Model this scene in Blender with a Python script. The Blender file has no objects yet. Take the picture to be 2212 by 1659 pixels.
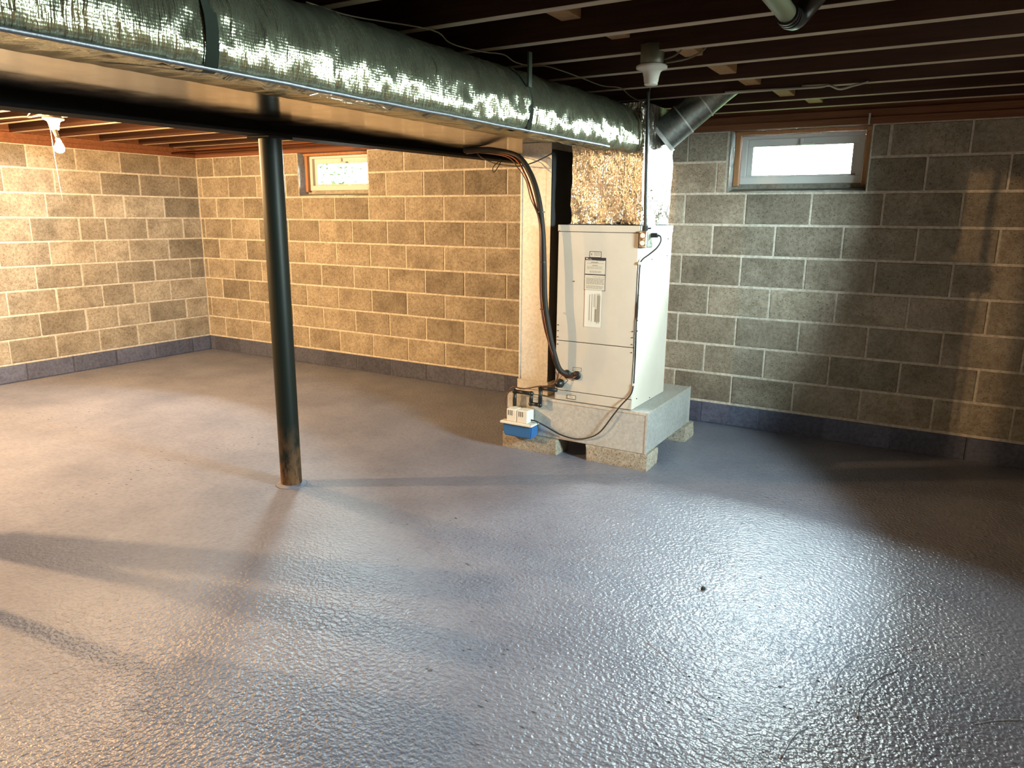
import bpy, bmesh, math, random
from mathutils import Vector, Matrix, noise
random.seed(7)
C = bpy.context.scene.collection
S = bpy.context.scene

# ------------------------------------------------------------------ camera
W, H, F = 2212, 1659, 1564.85
YAW, PIT, ROLL = -0.5333, 0.2258, 0.0091
CAM = Vector((2.2063, -4.9915, 1.4151))
cd = bpy.data.cameras.new('camera'); cam = bpy.data.objects.new('camera', cd); C.objects.link(cam)
cd.sensor_width = 36; cd.lens = F * 36 / W; cd.clip_start = .02; cd.clip_end = 200
fw = Vector((math.sin(YAW)*math.cos(PIT), math.cos(YAW)*math.cos(PIT), -math.sin(PIT)))
rt = Vector((math.cos(YAW), -math.sin(YAW), 0)); up = rt.cross(fw)
r2 = rt*math.cos(ROLL) + up*math.sin(ROLL); u2 = up*math.cos(ROLL) - rt*math.sin(ROLL)
m = Matrix((r2, u2, -fw)).transposed().to_4x4(); m.translation = CAM
cam.matrix_world = m
S.camera = cam

# ------------------------------------------------------------------ sky, exposure
SKY = 260.0
w = bpy.data.worlds.new('overcast_sky'); S.world = w; w.use_nodes = True
bg = w.node_tree.nodes['Background']
bg.inputs[0].default_value = (0.79, 0.99, 0.98, 1); bg.inputs[1].default_value = SKY
S.cycles.sample_clamp_indirect = 1.5; S.cycles.caustics_reflective = False; S.cycles.caustics_refractive = False
S.view_settings.view_transform = 'Standard'; S.view_settings.look = 'None'
S.view_settings.exposure = 0.35; S.view_settings.gamma = 1; S.view_settings.use_curve_mapping = False
BULB = 170.0; BULB_B = 480.0
BULB_COL = (1.0, 0.60, 0.27)

def portal(name, loc, rot, sx, sy):
    l = bpy.data.lights.new(name, 'AREA'); l.shape = 'RECTANGLE'; l.size = sx; l.size_y = sy
    l.cycles.is_portal = True
    o = bpy.data.objects.new(name, l); C.objects.link(o); o.location = loc; o.rotation_euler = rot
portal('sky_portal', (1.31, .16, 1.77), (-math.pi/2, 0, 0), .8, .36)
portal('sky_portal', (-2.65, .16, 1.77), (-math.pi/2, 0, 0), .8, .36)
portal('sky_portal', (3.42, -2.19, 1.655), (0, math.pi/2, 0), .59, .58)

# ------------------------------------------------------------------ materials
def mat(name, col, rough=.6, metal=0., spec=.5):
    m = bpy.data.materials.new(name); m.use_nodes = True
    b = m.node_tree.nodes['Principled BSDF']
    b.inputs['Base Color'].default_value = (*col, 1); b.inputs['Roughness'].default_value = rough
    b.inputs['Metallic'].default_value = metal; b.inputs['Specular IOR Level'].default_value = spec
    return m
class NT:
    def __init__(s, m): s.m = m; s.t = m.node_tree; s.b = s.t.nodes['Principled BSDF']
    def n(s, typ, **kw):
        x = s.t.nodes.new(typ)
        for k, v in kw.items():
            if k.startswith('i_'):
                key = k[2:]; key = int(key) if key.isdigit() else key.replace('_', ' ')
                x.inputs[key].default_value = v
            else: setattr(x, k, v)
        return x
    def l(s, a, b): s.t.links.new(a, b)
    def coord(s, scale=(1,1,1), rnd=False, kind='Object'):
        tc = s.n('ShaderNodeTexCoord'); mp = s.n('ShaderNodeMapping'); mp.inputs['Scale'].default_value = scale
        s.l(tc.outputs[kind], mp.inputs['Vector'])
        if rnd:
            oi = s.n('ShaderNodeObjectInfo'); mu = s.n('ShaderNodeVectorMath', operation='SCALE'); mu.inputs['Scale'].default_value = 40
            cb = s.n('ShaderNodeCombineXYZ'); s.l(oi.outputs['Random'], cb.inputs[0]); s.l(oi.outputs['Random'], cb.inputs[1])
            s.l(cb.outputs[0], mu.inputs[0]); s.l(mu.outputs[0], mp.inputs['Location'])
        return mp.outputs[0]
    def noise(s, vec, scale, detail=4, rough=.55):
        x = s.n('ShaderNodeTexNoise'); x.inputs['Scale'].default_value = scale; x.inputs['Detail'].default_value = detail
        x.inputs['Roughness'].default_value = rough
        if vec is not None: s.l(vec, x.inputs['Vector'])
        return x.outputs['Fac']
    def ramp(s, fac, stops):
        x = s.n('ShaderNodeValToRGB'); e = x.color_ramp.elements
        while len(e) < len(stops): e.new(.5)
        for i, (p, c) in enumerate(stops): e[i].position = p; e[i].color = (*c, 1) if len(c) == 3 else c
        s.l(fac, x.inputs[0]); return x.outputs[0]
    def mix(s, a, b, fac, mode='MIX'):
        x = s.n('ShaderNodeMix', data_type='RGBA', blend_type=mode)
        for k, v in ((6, a), (7, b), (0, fac)):
            if hasattr(v, 'links') or hasattr(v, 'is_linked'): s.l(v, x.inputs[k])
            else: x.inputs[k].default_value = (*v, 1) if isinstance(v, tuple) else v
        return x.outputs[2]
    def math(s, op, a, b):
        x = s.n('ShaderNodeMath', operation=op)
        for k, v in ((0, a), (1, b)):
            if hasattr(v, 'is_linked'): s.l(v, x.inputs[k])
            else: x.inputs[k].default_value = v
        return x.outputs[0]
    def bump(s, h, strength, dist, normal=None):
        x = s.n('ShaderNodeBump'); x.inputs['Strength'].default_value = strength; x.inputs['Distance'].default_value = dist
        s.l(h, x.inputs['Height'])
        if normal is not None: s.l(normal, x.inputs['Normal'])
        return x.outputs[0]
    def col(s, c): s.l(c, s.b.inputs['Base Color'])
    def nor(s, c): s.l(c, s.b.inputs['Normal'])
    def rgh(s, c): s.l(c, s.b.inputs['Roughness'])

def block_mat(name, c0, c1, c2, bumpd=.004, spk=.42):
    m = mat(name, c1, .93, 0, .2); t = NT(m)
    v = t.coord(rnd=True)
    a = t.noise(v, 5, 4, .6); c = t.ramp(a, [(.25, c0), (.5, c1), (.75, c2)])
    oi = t.n('ShaderNodeObjectInfo'); rv = t.n('ShaderNodeMapRange', i_3=.72, i_4=1.18); t.l(oi.outputs['Random'], rv.inputs[0])
    hs = t.n('ShaderNodeHueSaturation'); t.l(c, hs.inputs['Color']); t.l(rv.outputs[0], hs.inputs['Value'])
    pits = t.noise(v, 120, 2, .6); pc = t.ramp(pits, [(spk-.1, (.45, .42, .38)), (spk, (1, 1, 1))])
    md = t.ramp(t.noise(v, 45, 3, .7), [(.35, (.74, .72, .70)), (.6, (1.06, 1.06, 1.06))])
    t.col(t.mix(t.mix(hs.outputs[0], pc, 1.0, 'MULTIPLY'), md, 1.0, 'MULTIPLY'))
    h = t.math('ADD', t.noise(v, 160, 3, .65), t.math('MULTIPLY', a, .6))
    t.nor(t.bump(h, .55, bumpd))
    return m
M = {}
M['block'] = block_mat('concrete_block', (.24, .21, .165), (.36, .32, .255), (.47, .425, .345), .006)
M['mortar'] = block_mat('mortar', (.66, .62, .53), (.76, .72, .63), (.82, .78, .70), .004, .25)
M['paint'] = block_mat('blue_grey_wall_paint', (.095, .105, .16), (.115, .128, .19), (.135, .15, .215), .003, .2)
M['rubble'] = block_mat('support_block', (.44, .39, .31), (.55, .5, .41), (.64, .59, .5), .01, .45)

def floor_mat():
    m = mat('painted_floor', (.2, .21, .25), .42, 0, .7); t = NT(m)
    v = t.coord()
    big = t.noise(v, 1.6, 6, .68)
    c = t.ramp(big, [(.3, (.155, .166, .222)), (.52, (.212, .224, .285)), (.72, (.262, .274, .335))])
    fine = t.noise(v, 40, 2, .5)
    c2 = t.mix(c, t.ramp(fine, [(.36, (.82, .82, .84)), (.55, (1, 1, 1))]), .7, 'MULTIPLY')
    # dark scuffed specks
    sp = t.noise(t.coord((1, 1.9, 1)), 26, 2, .5); area = t.noise(v, .8, 2, .5)
    spm = t.math('MULTIPLY', t.ramp(sp, [(.66, (0, 0, 0)), (.72, (1, 1, 1))]), t.ramp(area, [(.48, (0, 0, 0)), (.58, (1, 1, 1))]))
    t.col(t.mix(c2, (.05, .055, .065), spm))
    # stippled roller texture and trowel streaks
    sx = t.n('ShaderNodeSeparateXYZ'); t.l(v, sx.inputs[0]); msk = t.n('ShaderNodeMapRange', i_1=-.8, i_2=1.2, i_3=.45, i_4=1.0)
    t.l(t.math('ADD', sx.outputs[0], t.math('MULTIPLY', t.noise(v, .9, 2, .5), 1.2)), msk.inputs[0])
    rm = t.n('ShaderNodeMapRange', i_1=.45, i_2=1.0, i_3=.70, i_4=.34); t.l(msk.outputs[0], rm.inputs[0])
    t.rgh(t.math('ADD', rm.outputs[0], t.math('MULTIPLY', t.math('SUBTRACT', t.noise(v, 3, 3, .5), .5), .12)))
    sp_ = t.n('ShaderNodeMapRange', i_1=.45, i_2=1.0, i_3=.22, i_4=.75); t.l(msk.outputs[0], sp_.inputs[0]); t.l(sp_.outputs[0], t.b.inputs['Specular IOR Level'])
    st = t.noise(v, 66, 1.6, .5)
    rot = t.n('ShaderNodeMapping'); tc = t.n('ShaderNodeTexCoord'); t.l(tc.outputs['Object'], rot.inputs[0])
    rot.inputs['Rotation'].default_value = (0, 0, math.radians(52)); rot.inputs['Scale'].default_value = (5, 70, 1)
    streak = t.noise(rot.outputs[0], 1, 1.5, .5)
    sm = t.ramp(t.noise(v, .7, 2, .5), [(.4, (0, 0, 0)), (.6, (1, 1, 1))])
    h = t.math('ADD', t.math('MULTIPLY', t.math('MULTIPLY', st, 1.8), msk.outputs[0]), t.math('MULTIPLY', t.math('MULTIPLY', streak, sm), .5))
    h = t.math('ADD', h, t.math('MULTIPLY', t.noise(v, 9, 3, .6), .12))
    t.nor(t.bump(h, .8, .0045))
    return m
M['floor'] = floor_mat()

def wood(name, a, b, rough=.75, sc=(1.2, 22, 22)):
    m = mat(name, a, rough, 0, .3); t = NT(m); v = t.coord(sc, rnd=True)
    g = t.noise(v, 2.2, 5, .65)
    c = t.ramp(g, [(.3, a), (.7, b)])
    t.col(c); t.nor(t.bump(g, .3, .002)); return m
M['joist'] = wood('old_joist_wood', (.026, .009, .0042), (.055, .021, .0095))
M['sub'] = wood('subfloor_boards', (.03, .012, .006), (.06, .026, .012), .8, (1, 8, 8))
M['joist_edge'] = wood('pale_joist_edge', (.40, .33, .23), (.58, .49, .36), .7, (3, 30, 30))  # paler tone, used on the joist undersides only
M['sill'] = wood('sill_wood', (.15, .06, .03), (.24, .10, .05))
M['brace'] = wood('brace_wood', (.30, .16, .07), (.42, .24, .11), .8, (14, 14, 3))
M['buck'] = wood('window_buck_wood', (.34, .16, .07), (.48, .25, .12), .7, (20, 20, 2))
M['steel'] = mat('dark_girder_steel', (.008, .0075, .007), .7, 0, .12)

def column_mat():
    m = mat('column_paint', (.03, .04, .035), .5, 0, .22); t = NT(m); v = t.coord((1, 1, .4))
    n = t.noise(v, 18, 4, .7)
    sep = t.n('ShaderNodeSeparateXYZ'); tc = t.n('ShaderNodeTexCoord'); t.l(tc.outputs['Object'], sep.inputs[0])
    low = t.n('ShaderNodeMapRange', i_1=.0, i_2=.35, i_3=1., i_4=0.); t.l(sep.outputs[2], low.inputs[0])
    f = t.math('MULTIPLY', t.ramp(n, [(.42, (0, 0, 0)), (.58, (1, 1, 1))]), low.outputs[0])
    t.col(t.mix((.010, .014, .011), (.20, .10, .045), f)); t.rgh(t.math('ADD', t.math('MULTIPLY', f, .4), .46))
    t.nor(t.bump(n, .15, .002)); return m
M['column'] = column_mat()

def foil_mat(name, sx, sy, sz, strength, dist, col=(.80, .83, .76), rough=.2, met=1.0):
    m = mat(name, col, rough, met); t = NT(m)
    v = t.coord((sx, sy, sz)); n1 = t.noise(v, 1.0, 5, .6)
    v2 = t.coord((sx*3.1, sy*2.7, sz*3)); n2 = t.noise(v2, 1.0, 3, .6)
    wv = t.n('ShaderNodeTexWave', wave_type='BANDS', bands_direction='Y'); wv.inputs['Scale'].default_value = 42; wv.inputs['Distortion'].default_value = .6
    t.l(t.coord(), wv.inputs['Vector'])
    wz = t.n('ShaderNodeTexWave', wave_type='BANDS', bands_direction='Z'); wz.inputs['Scale'].default_value = 42; wz.inputs['Distortion'].default_value = .6
    t.l(t.coord(), wz.inputs['Vector'])
    h = t.math('ADD', n1, t.math('MULTIPLY', n2, .4))
    h = t.math('ADD', h, t.math('MULTIPLY', t.math('ADD', wv.outputs['Fac'], wz.outputs['Fac']), .008))
    t.nor(t.bump(h, strength, dist)); return m
M['foil'] = foil_mat('foil_insulation', 3.5, 21, 2.6, 1.0, .018, (.46, .49, .34), .17, .87)
M['foil2'] = foil_mat('crinkled_plenum_foil', 26, 26, 12, .9, .024, (.58, .54, .48), .17)
M['tape'] = foil_mat('foil_tape', 30, 30, 30, .4, .004, (.22, .23, .25), .5)
M['strap'] = mat('hanger_strap_steel', (.10, .13, .10), .45, .6)

def galv(name, c0, c1, r0, r1, b=.25, met=1.0):
    m = mat(name, c0, .35, met); t = NT(m); v = t.coord()
    vo = t.n('ShaderNodeTexVoronoi'); vo.inputs['Scale'].default_value = 75; t.l(v, vo.inputs['Vector'])
    n = t.noise(v, 7, 4, .6)
    f = t.math('ADD', t.math('MULTIPLY', vo.outputs['Color'], .5), t.math('MULTIPLY', n, .5))
    t.col(t.ramp(f, [(.25, c0), (.75, c1)])); t.rgh(t.ramp(n, [(.3, (r0,)*3), (.7, (r1,)*3)]))
    t.nor(t.bump(t.noise(v, 3, 2, .5), b, .01)); return m
M['galv'] = galv('galvanized_steel', (.56, .58, .56), (.74, .75, .72), .42, .58, .25, .55)
M['galv_dull'] = galv('weathered_galvanized', (.62, .60, .55), (.78, .76, .70), .5, .65, .25, .6)
M['galv_smooth'] = galv('smooth_galvanized', (.70, .69, .66), (.78, .77, .74), .10, .2, .12)
M['galv_dark'] = galv('dark_galvanized', (.26, .29, .28), (.4, .43, .41), .35, .5)
def enamel():
    m = mat('furnace_enamel', (.60, .56, .49), .42, 0, .45); t = NT(m); v = t.coord()
    n = t.noise(v, 4, 4, .6); t.col(t.ramp(n, [(.3, (.58, .535, .465)), (.7, (.645, .60, .525))]))
    t.nor(t.bump(t.noise(v, 140, 2), .08, .001)); return m
M['enamel'] = enamel()
M['seam'] = mat('panel_gap', (.05, .045, .04), .8)
M['screw'] = mat('screw_head', (.10, .08, .06), .4, .7)
M['label'] = mat('label_paper', (.66, .62, .53), .55)
M['leaflet'] = mat('leaflet_paper', (.80, .78, .70), .3)
M['ink'] = mat('label_ink', (.018, .018, .035), .5)
M['print'] = mat('label_print', (.30, .27, .21), .6)
M['white_ink'] = mat('label_white_ink', (.8, .8, .78), .5)
M['rubber'] = mat('black_rubber', (.014, .013, .012), .5)
M['foam'] = mat('black_pipe_insulation', (.018, .014, .011), .62, 0, .35)
M['abs'] = mat('black_drain_plastic', (.012, .012, .012), .4)
M['copper'] = mat('copper_tube', (.15, .05, .022), .45, 1.0)
M['wire'] = mat('brown_control_wire', (.10, .038, .02), .4)
M['cloth_cable'] = mat('pale_cable_sheath', (.15, .13, .08), .6)
M['white_cable'] = mat('white_cable_sheath', (.42, .40, .34), .5)
M['pump_blue'] = mat('blue_pump_plastic', (.035, .15, .40), .38)
M['pump_white'] = mat('white_pump_plastic', (.80, .78, .71), .4)
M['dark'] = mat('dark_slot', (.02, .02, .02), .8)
M['vinyl'] = mat('white_window_vinyl', (.72, .73, .72), .35)
M['porcelain'] = mat('porcelain', (.74, .72, .62), .25)
M['boxsteel'] = mat('junction_box_steel', (.30, .32, .26), .45, .6)
M['iron'] = mat('old_waste_pipe', (.17, .17, .10), .45, .4)
M['clip'] = mat('cable_clip_nylon', (.72, .72, .68), .4)
M['rustcover'] = NT(mat('rusty_outlet_cover', (.5, .4, .3), .5, .3)).m
_t = NT(M['rustcover']); _n = _t.noise(_t.coord(), 60, 3); _t.col(_t.ramp(_n, [(.4, (.22, .10, .05)), (.6, (.62, .52, .40))]))
M['sillmortar'] = block_mat('sill_mortar', (.28, .27, .23), (.38, .37, .32), (.46, .45, .40), .004, .25)
M['leaf'] = mat('leaf', (.0075, .0105, .0035), .8, 0, .1); M['bark'] = mat('bark', (.12, .08, .05), .9)
M['bounce_ground'] = mat('pale_bounce_ground', (.24, .24, .22), .9)
M['lawn'] = mat('lawn', (.10, .17, .05), .9)
M['plaster'] = block_mat('plain_block_wall', (.30, .265, .21), (.38, .34, .275), (.46, .42, .35))
def glass():
    m = mat('window_glass', (1, 1, 1), 0); t = NT(m)
    g = t.n('ShaderNodeBsdfTransparent'); gl = t.n('ShaderNodeBsdfGlossy'); gl.inputs['Roughness'].default_value = .02
    fr = t.n('ShaderNodeFresnel'); fr.inputs[0].default_value = 1.3
    mx = t.n('ShaderNodeMixShader'); t.l(fr.outputs[0], mx.inputs[0]); t.l(g.outputs[0], mx.inputs[1]); t.l(gl.outputs[0], mx.inputs[2])
    t.l(mx.outputs[0], t.t.nodes['Material Output'].inputs[0]); return m
M['glass'] = glass()
def emit(name, col, s):
    m = mat(name, col, .5); b = m.node_tree.nodes['Principled BSDF']
    b.inputs['Emission Color'].default_value = (*col, 1); b.inputs['Emission Strength'].default_value = s; return m
def lit_glass():
    m = mat('lit_bulb_glass', (1, 1, 1), .3); t = NT(m)
    tr = t.n('ShaderNodeBsdfTransparent'); em = t.n('ShaderNodeEmission'); em.inputs[0].default_value = (1, .80, .48, 1); em.inputs[1].default_value = 25
    ad = t.n('ShaderNodeAddShader'); t.l(tr.outputs[0], ad.inputs[0]); t.l(em.outputs[0], ad.inputs[1])
    t.l(ad.outputs[0], t.t.nodes['Material Output'].inputs[0]); return m
M['bulb'] = lit_glass()

# ------------------------------------------------------------------ mesh helpers
def bm_new(): return bmesh.new()
def box(bm, x0, x1, y0, y1, z0, z1, bevel=0., seg=1):
    r = bmesh.ops.create_cube(bm, size=1)
    vs = r['verts']
    for v in vs:
        v.co = Vector((x0 if v.co.x < 0 else x1, y0 if v.co.y < 0 else y1, z0 if v.co.z < 0 else z1))
    if bevel:
        es = list({e for v in vs for e in v.link_edges})
        bmesh.ops.bevel(bm, geom=es, offset=bevel, segments=seg, affect='EDGES', profile=.5)
    return vs
def cyl(bm, p0, p1, r, seg=20, r1=None, cap=True):
    p0, p1 = Vector(p0), Vector(p1); d = p1 - p0
    q = d.to_track_quat('Z', 'Y').to_matrix().to_4x4(); q.translation = (p0 + p1)/2
    bmesh.ops.create_cone(bm, cap_ends=cap, segments=seg, radius1=r, radius2=r if r1 is None else r1, depth=d.length, matrix=q)
def catmull(pts, n=6):
    P = [Vector(p) for p in pts]; out = []
    for i in range(len(P)-1):
        a = P[i-1] if i else P[0]*2-P[1]; b, c = P[i], P[i+1]; d = P[i+2] if i+2 < len(P) else P[-1]*2-P[-2]
        for k in range(n):
            t = k/n
            out.append(.5*((2*b)+(c-a)*t+(2*a-5*b+4*c-d)*t*t+(3*b-a-3*c+d)*t**3))
    out.append(P[-1]); return out
def tube(bm, pts, r, seg=8, smooth=6):
    P = catmull(pts, smooth) if smooth else [Vector(p) for p in pts]
    rings = []; prev = None
    for i, p in enumerate(P):
        d = (P[min(i+1, len(P)-1)] - P[max(i-1, 0)]).normalized()
        if prev is None:
            a = d.orthogonal().normalized()
        else:
            a = (prev - d*prev.dot(d)).normalized()
        prev = a; b = d.cross(a)
        rings.append([bm.verts.new(p + (a*math.cos(2*math.pi*k/seg) + b*math.sin(2*math.pi*k/seg))*r) for k in range(seg)])
    for i in range(len(rings)-1):
        for k in range(seg):
            f = bm.faces.new((rings[i][k], rings[i][(k+1) % seg], rings[i+1][(k+1) % seg], rings[i+1][k])); f.smooth = True
    bm.faces.new(rings[0][::-1]); bm.faces.new(rings[-1])
def lathe(bm, prof, seg=28, c=(0, 0, 0)):
    rings = []
    for r, z in prof:
        rings.append([bm.verts.new((c[0]+max(r, 1e-4)*math.cos(2*math.pi*k/seg), c[1]+max(r, 1e-4)*math.sin(2*math.pi*k/seg), c[2]+z)) for k in range(seg)])
    for i in range(len(rings)-1):
        for k in range(seg):
            f = bm.faces.new((rings[i][k], rings[i][(k+1) % seg], rings[i+1][(k+1) % seg], rings[i+1][k])); f.smooth = True
    bm.faces.new(rings[0][::-1]); bm.faces.new(rings[-1])
def mesh_of(name, bm, m):
    bmesh.ops.recalc_face_normals(bm, faces=bm.faces)
    me = bpy.data.meshes.new(name); bm.to_mesh(me); bm.free()
    me.materials.append(m if not isinstance(m, str) else M[m]); return me
def obj(name, bm, m, parent=None, smooth=None):
    me = mesh_of(name, bm, m) if not isinstance(bm, bpy.types.Mesh) else bm
    if smooth is not None:
        me.set_sharp_from_angle(angle=math.radians(smooth))
        for p in me.polygons: p.use_smooth = True
    o = bpy.data.objects.new(name, me); C.objects.link(o)
    if parent is not None:
        o.parent = parent
        o.matrix_parent_inverse = Matrix.Translation(-parent.location) if parent.type == 'EMPTY' else Matrix()
    return o
def thing(name, label, cat, loc=(0, 0, 0), group=None):
    o = bpy.data.objects.new(name, None); C.objects.link(o); o.location = loc; o.empty_display_size = .1
    o['label'] = label; o['category'] = cat
    if group: o['group'] = group
    return o
def tag(o, label, cat, group=None):
    o['label'] = label; o['category'] = cat
    if group: o['group'] = group
    return o
def struct(name, bm, m):
    o = obj(name, bm, m); o['kind'] = 'structure'; return o
def sbox(name, dims, m, parent=None, bevel=0., seg=1):
    bm = bm_new(); box(bm, *dims, bevel=bevel, seg=seg); return obj(name, bm, m, parent)

XL, XR, YF = -4.5156, 3.40, -6.4
ZB, CH = .1618, .203          # painted bottom course, course height
ZT = 1.976                    # top of the block
ZJ = 2.06                     # underside of joists

# ------------------------------------------------------------------ floor, walls
bm = bm_new(); box(bm, XL-.25, XR+.25, YF-.2, .25, -.12, 0); floor = struct('floor', bm, 'floor')
for pts in [
    [(1.98, -3.40), (1.90, -3.33), (1.86, -3.22), (1.87, -3.1)], ]: pass

WIN1 = (.892, 1.733); WIN2 = (-3.074, -2.218); WZ0 = 1.588
JW = .004
def wall_core(bm, segs):
    for s in segs: box(bm, *s)
bm = bm_new()
yb0, yb1 = JW, .2
xa, xb = XL-.2, XR+.2
for a, b in ((xa, WIN2[0]), (WIN2[1], WIN1[0]), (WIN1[1], xb)): box(bm, a, b, yb0, yb1, WZ0, ZT)
box(bm, xa, xb, yb0, yb1, ZB-.01, WZ0)
wall_back = struct('wall_back', bm, 'mortar')
bm = bm_new(); box(bm, XL-.2, XL-JW, YF, JW, ZB-.01, ZT); wall_left = struct('wall_left', bm, 'mortar')
bm = bm_new(); box(bm, xa, xb, .0025, .2, 0, ZB-.01); base_back = struct('baseboard_back', bm, 'paint')
bm = bm_new(); box(bm, XL-.2, XL-.0025, YF, .0025, 0, ZB-.01); base_left = struct('baseboard_left', bm, 'paint')

_bc = {}
def block_mesh(L, h, m):
    key = (round(L, 2), round(h, 3), m, )
    if key not in _bc:
        bm = bm_new(); L2 = round(L, 2)
        g = .0078
        box(bm, 0+g, L2-g, 0, .05, g, h-g, bevel=.0035)
        _bc[key] = mesh_of('concrete_block', bm, m)
    return _bc[key]
def lay(parent, segs, z, h, along, m):
    for a, b in segs:
        if b-a < .03: continue
        o = bpy.data.objects.new('concrete_block', block_mesh(b-a, h, m)); C.objects.link(o); o.parent = parent
        j = random.uniform(-.0016, .0014)
        if along == 'x': o.location = (a, j, z); o.rotation_euler = (random.uniform(-.003, .003), 0, 0)
        else: o.location = (XL - j, a, z); o.rotation_euler = (0, 0, math.pi/2)
def cut(segs, hole):
    out = []
    for a, b in segs:
        if b <= hole[0] or a >= hole[1]: out.append((a, b)); continue
        if a < hole[0]: out.append((a, hole[0]))
        if b > hole[1]: out.append((hole[1], b))
    return out
X0 = -2.2244
for k in range(-1, 9):
    z = ZB + CH*k if k >= 0 else ZB-CH*.0
    off = 0 if k % 2 == 0 else .203
    js = [XL] + [X0+off+.406*n for n in range(-6, 15) if XL+.05 < X0+off+.406*n < XR-.03] + [XR]
    segs = list(zip(js[:-1], js[1:]))
    if k == -1: lay(base_back, segs, 0, ZB-.006, 'x', 'paint'); continue
    h = CH if k < 8 else ZT-z
    if k >= 7:
        segs = cut(cut(segs, WIN1), WIN2)
    lay(wall_back, segs, z, h, 'x', 'block')
lw = {8: [-.41, -.815], 7: [-.221, -.638, -1.018], 6: [-.403, -.815, -1.106, -1.517], 5: [-.211, -.605, -1.016, -1.254, -1.667],
      4: [-.396, -.816, -1.141, -1.537], 3: [-.173, -.569, -.953, -1.284, -1.677], 2: [-.423, -.808, -1.117, -1.524, -1.928],
      1: [-.26, -.671, -.993, -1.292, -1.696], 0: [-.414, -.815, -1.195, -1.583, -1.964], -1: [-.22, -.64, -1.05, -1.45, -1.85]}
for k in range(-1, 9):
    js = [0.] + lw[k]
    while js[-1] > -5.2: js.append(js[-1]-.406)
    js = js[::-1]; segs = list(zip(js[:-1], js[1:]))
    if k == -1: lay(base_left, segs, 0, ZB-.006, 'y', 'paint'); continue
    z = ZB+CH*k; lay(wall_left, segs, z, CH if k < 8 else ZT-z, 'y', 'block')

# walls behind the camera: right wall with its own window, front wall
DY0, DY1, DZ0, DZ = -2.48, -1.9, 1.36, 1.95
bm = bm_new()
box(bm, XR, XR+.12, YF, DY0, 0, ZT); box(bm, XR, XR+.12, DY1, .004, 0, ZT); box(bm, XR, XR+.12, DY0, DY1, DZ, ZT); box(bm, XR, XR+.12, DY0, DY1, 0, DZ0)
struct('wall_right', bm, 'plaster')
bm = bm_new(); box(bm, XL-.2, XR+.3, YF-.2, YF, 0, ZT); struct('wall_front', bm, 'plaster')
bm = bm_new()
for y0, y1, z0, z1 in ((DY0, DY0+.04, DZ0, DZ), (DY1-.04, DY1, DZ0, DZ), (DY0+.04, DY1-.04, DZ0, DZ0+.04), (DY0+.04, DY1-.04, DZ-.04, DZ)): box(bm, XR+.03, XR+.09, y0, y1, z0, z1)
w3 = struct('window_3', bm, 'vinyl')
sbox('glass_pane', (XR+.055, XR+.06, DY0+.036, DY1-.036, DZ0+.036, DZ-.036), 'glass', w3)

# ------------------------------------------------------------------ ceiling: subfloor, joists, bracing, sill plates
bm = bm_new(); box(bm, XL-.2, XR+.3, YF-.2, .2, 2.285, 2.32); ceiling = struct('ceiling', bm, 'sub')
JY = [-.225, -.545, -.925, -1.30, -1.68, -2.04, -2.39]
while JY[-1] > YF+.3: JY.append(JY[-1]-.372)
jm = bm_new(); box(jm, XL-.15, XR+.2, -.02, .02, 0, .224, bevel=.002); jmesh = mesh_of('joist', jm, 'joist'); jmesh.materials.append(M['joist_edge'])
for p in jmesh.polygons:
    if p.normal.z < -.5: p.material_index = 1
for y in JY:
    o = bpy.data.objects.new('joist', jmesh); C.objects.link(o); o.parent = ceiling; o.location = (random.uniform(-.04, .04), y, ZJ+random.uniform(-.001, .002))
for i, x, za, zb in ((4, 1.16, 2.10, 2.25), (3, 1.21, 2.085, 2.25), (2, 1.24, 2.09, 2.25), (1, 1.34, 2.08, 2.2), (0, 1.44, 2.08, 2.2), (5, .97, 2.12, 2.25), (6, .92, 2.12, 2.25)):
    bm = bm_new(); box(bm, x-.04, x+.04, JY[i+1]+.021, JY[i]-.021, za, zb, bevel=.003); obj('bridging_brace', bm, 'brace', ceiling)
bm = bm_new(); box(bm, XL, XR+.3, -.014, .14, ZT, ZT+.04, bevel=.002); box(bm, XL-.2, XR+.3, -.004, .2, ZT+.04, ZJ); box(bm, XL-.2, XR+.3, .02, .06, ZJ, 2.285); box(bm, XL-.2, XL+.01, -.02, .2, ZT, ZJ)
struct('trim_1', bm, 'sill')
bm = bm_new(); box(bm, XL-.14, XL+.014, YF, -.015, ZT, ZT+.04, bevel=.002); box(bm, XL-.2, XL+.004, YF, -.005, ZT+.04, ZJ); box(bm, XL-.1, XL-.06, YF, .05, ZJ, 2.285); box(bm, XR, XR+.3, YF-.2, .02, ZT, 2.285); box(bm, XL-.2, XR+.3, YF-.2, YF, ZT, 2.285)
struct('trim_2', bm, 'sill')
sbox('added_sky_blocker', (-7, 6, .2, .56, 2.32, 4.6), 'sill')['kind'] = 'structure'  # unseen mass added to block steep sky light above the windows

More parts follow.
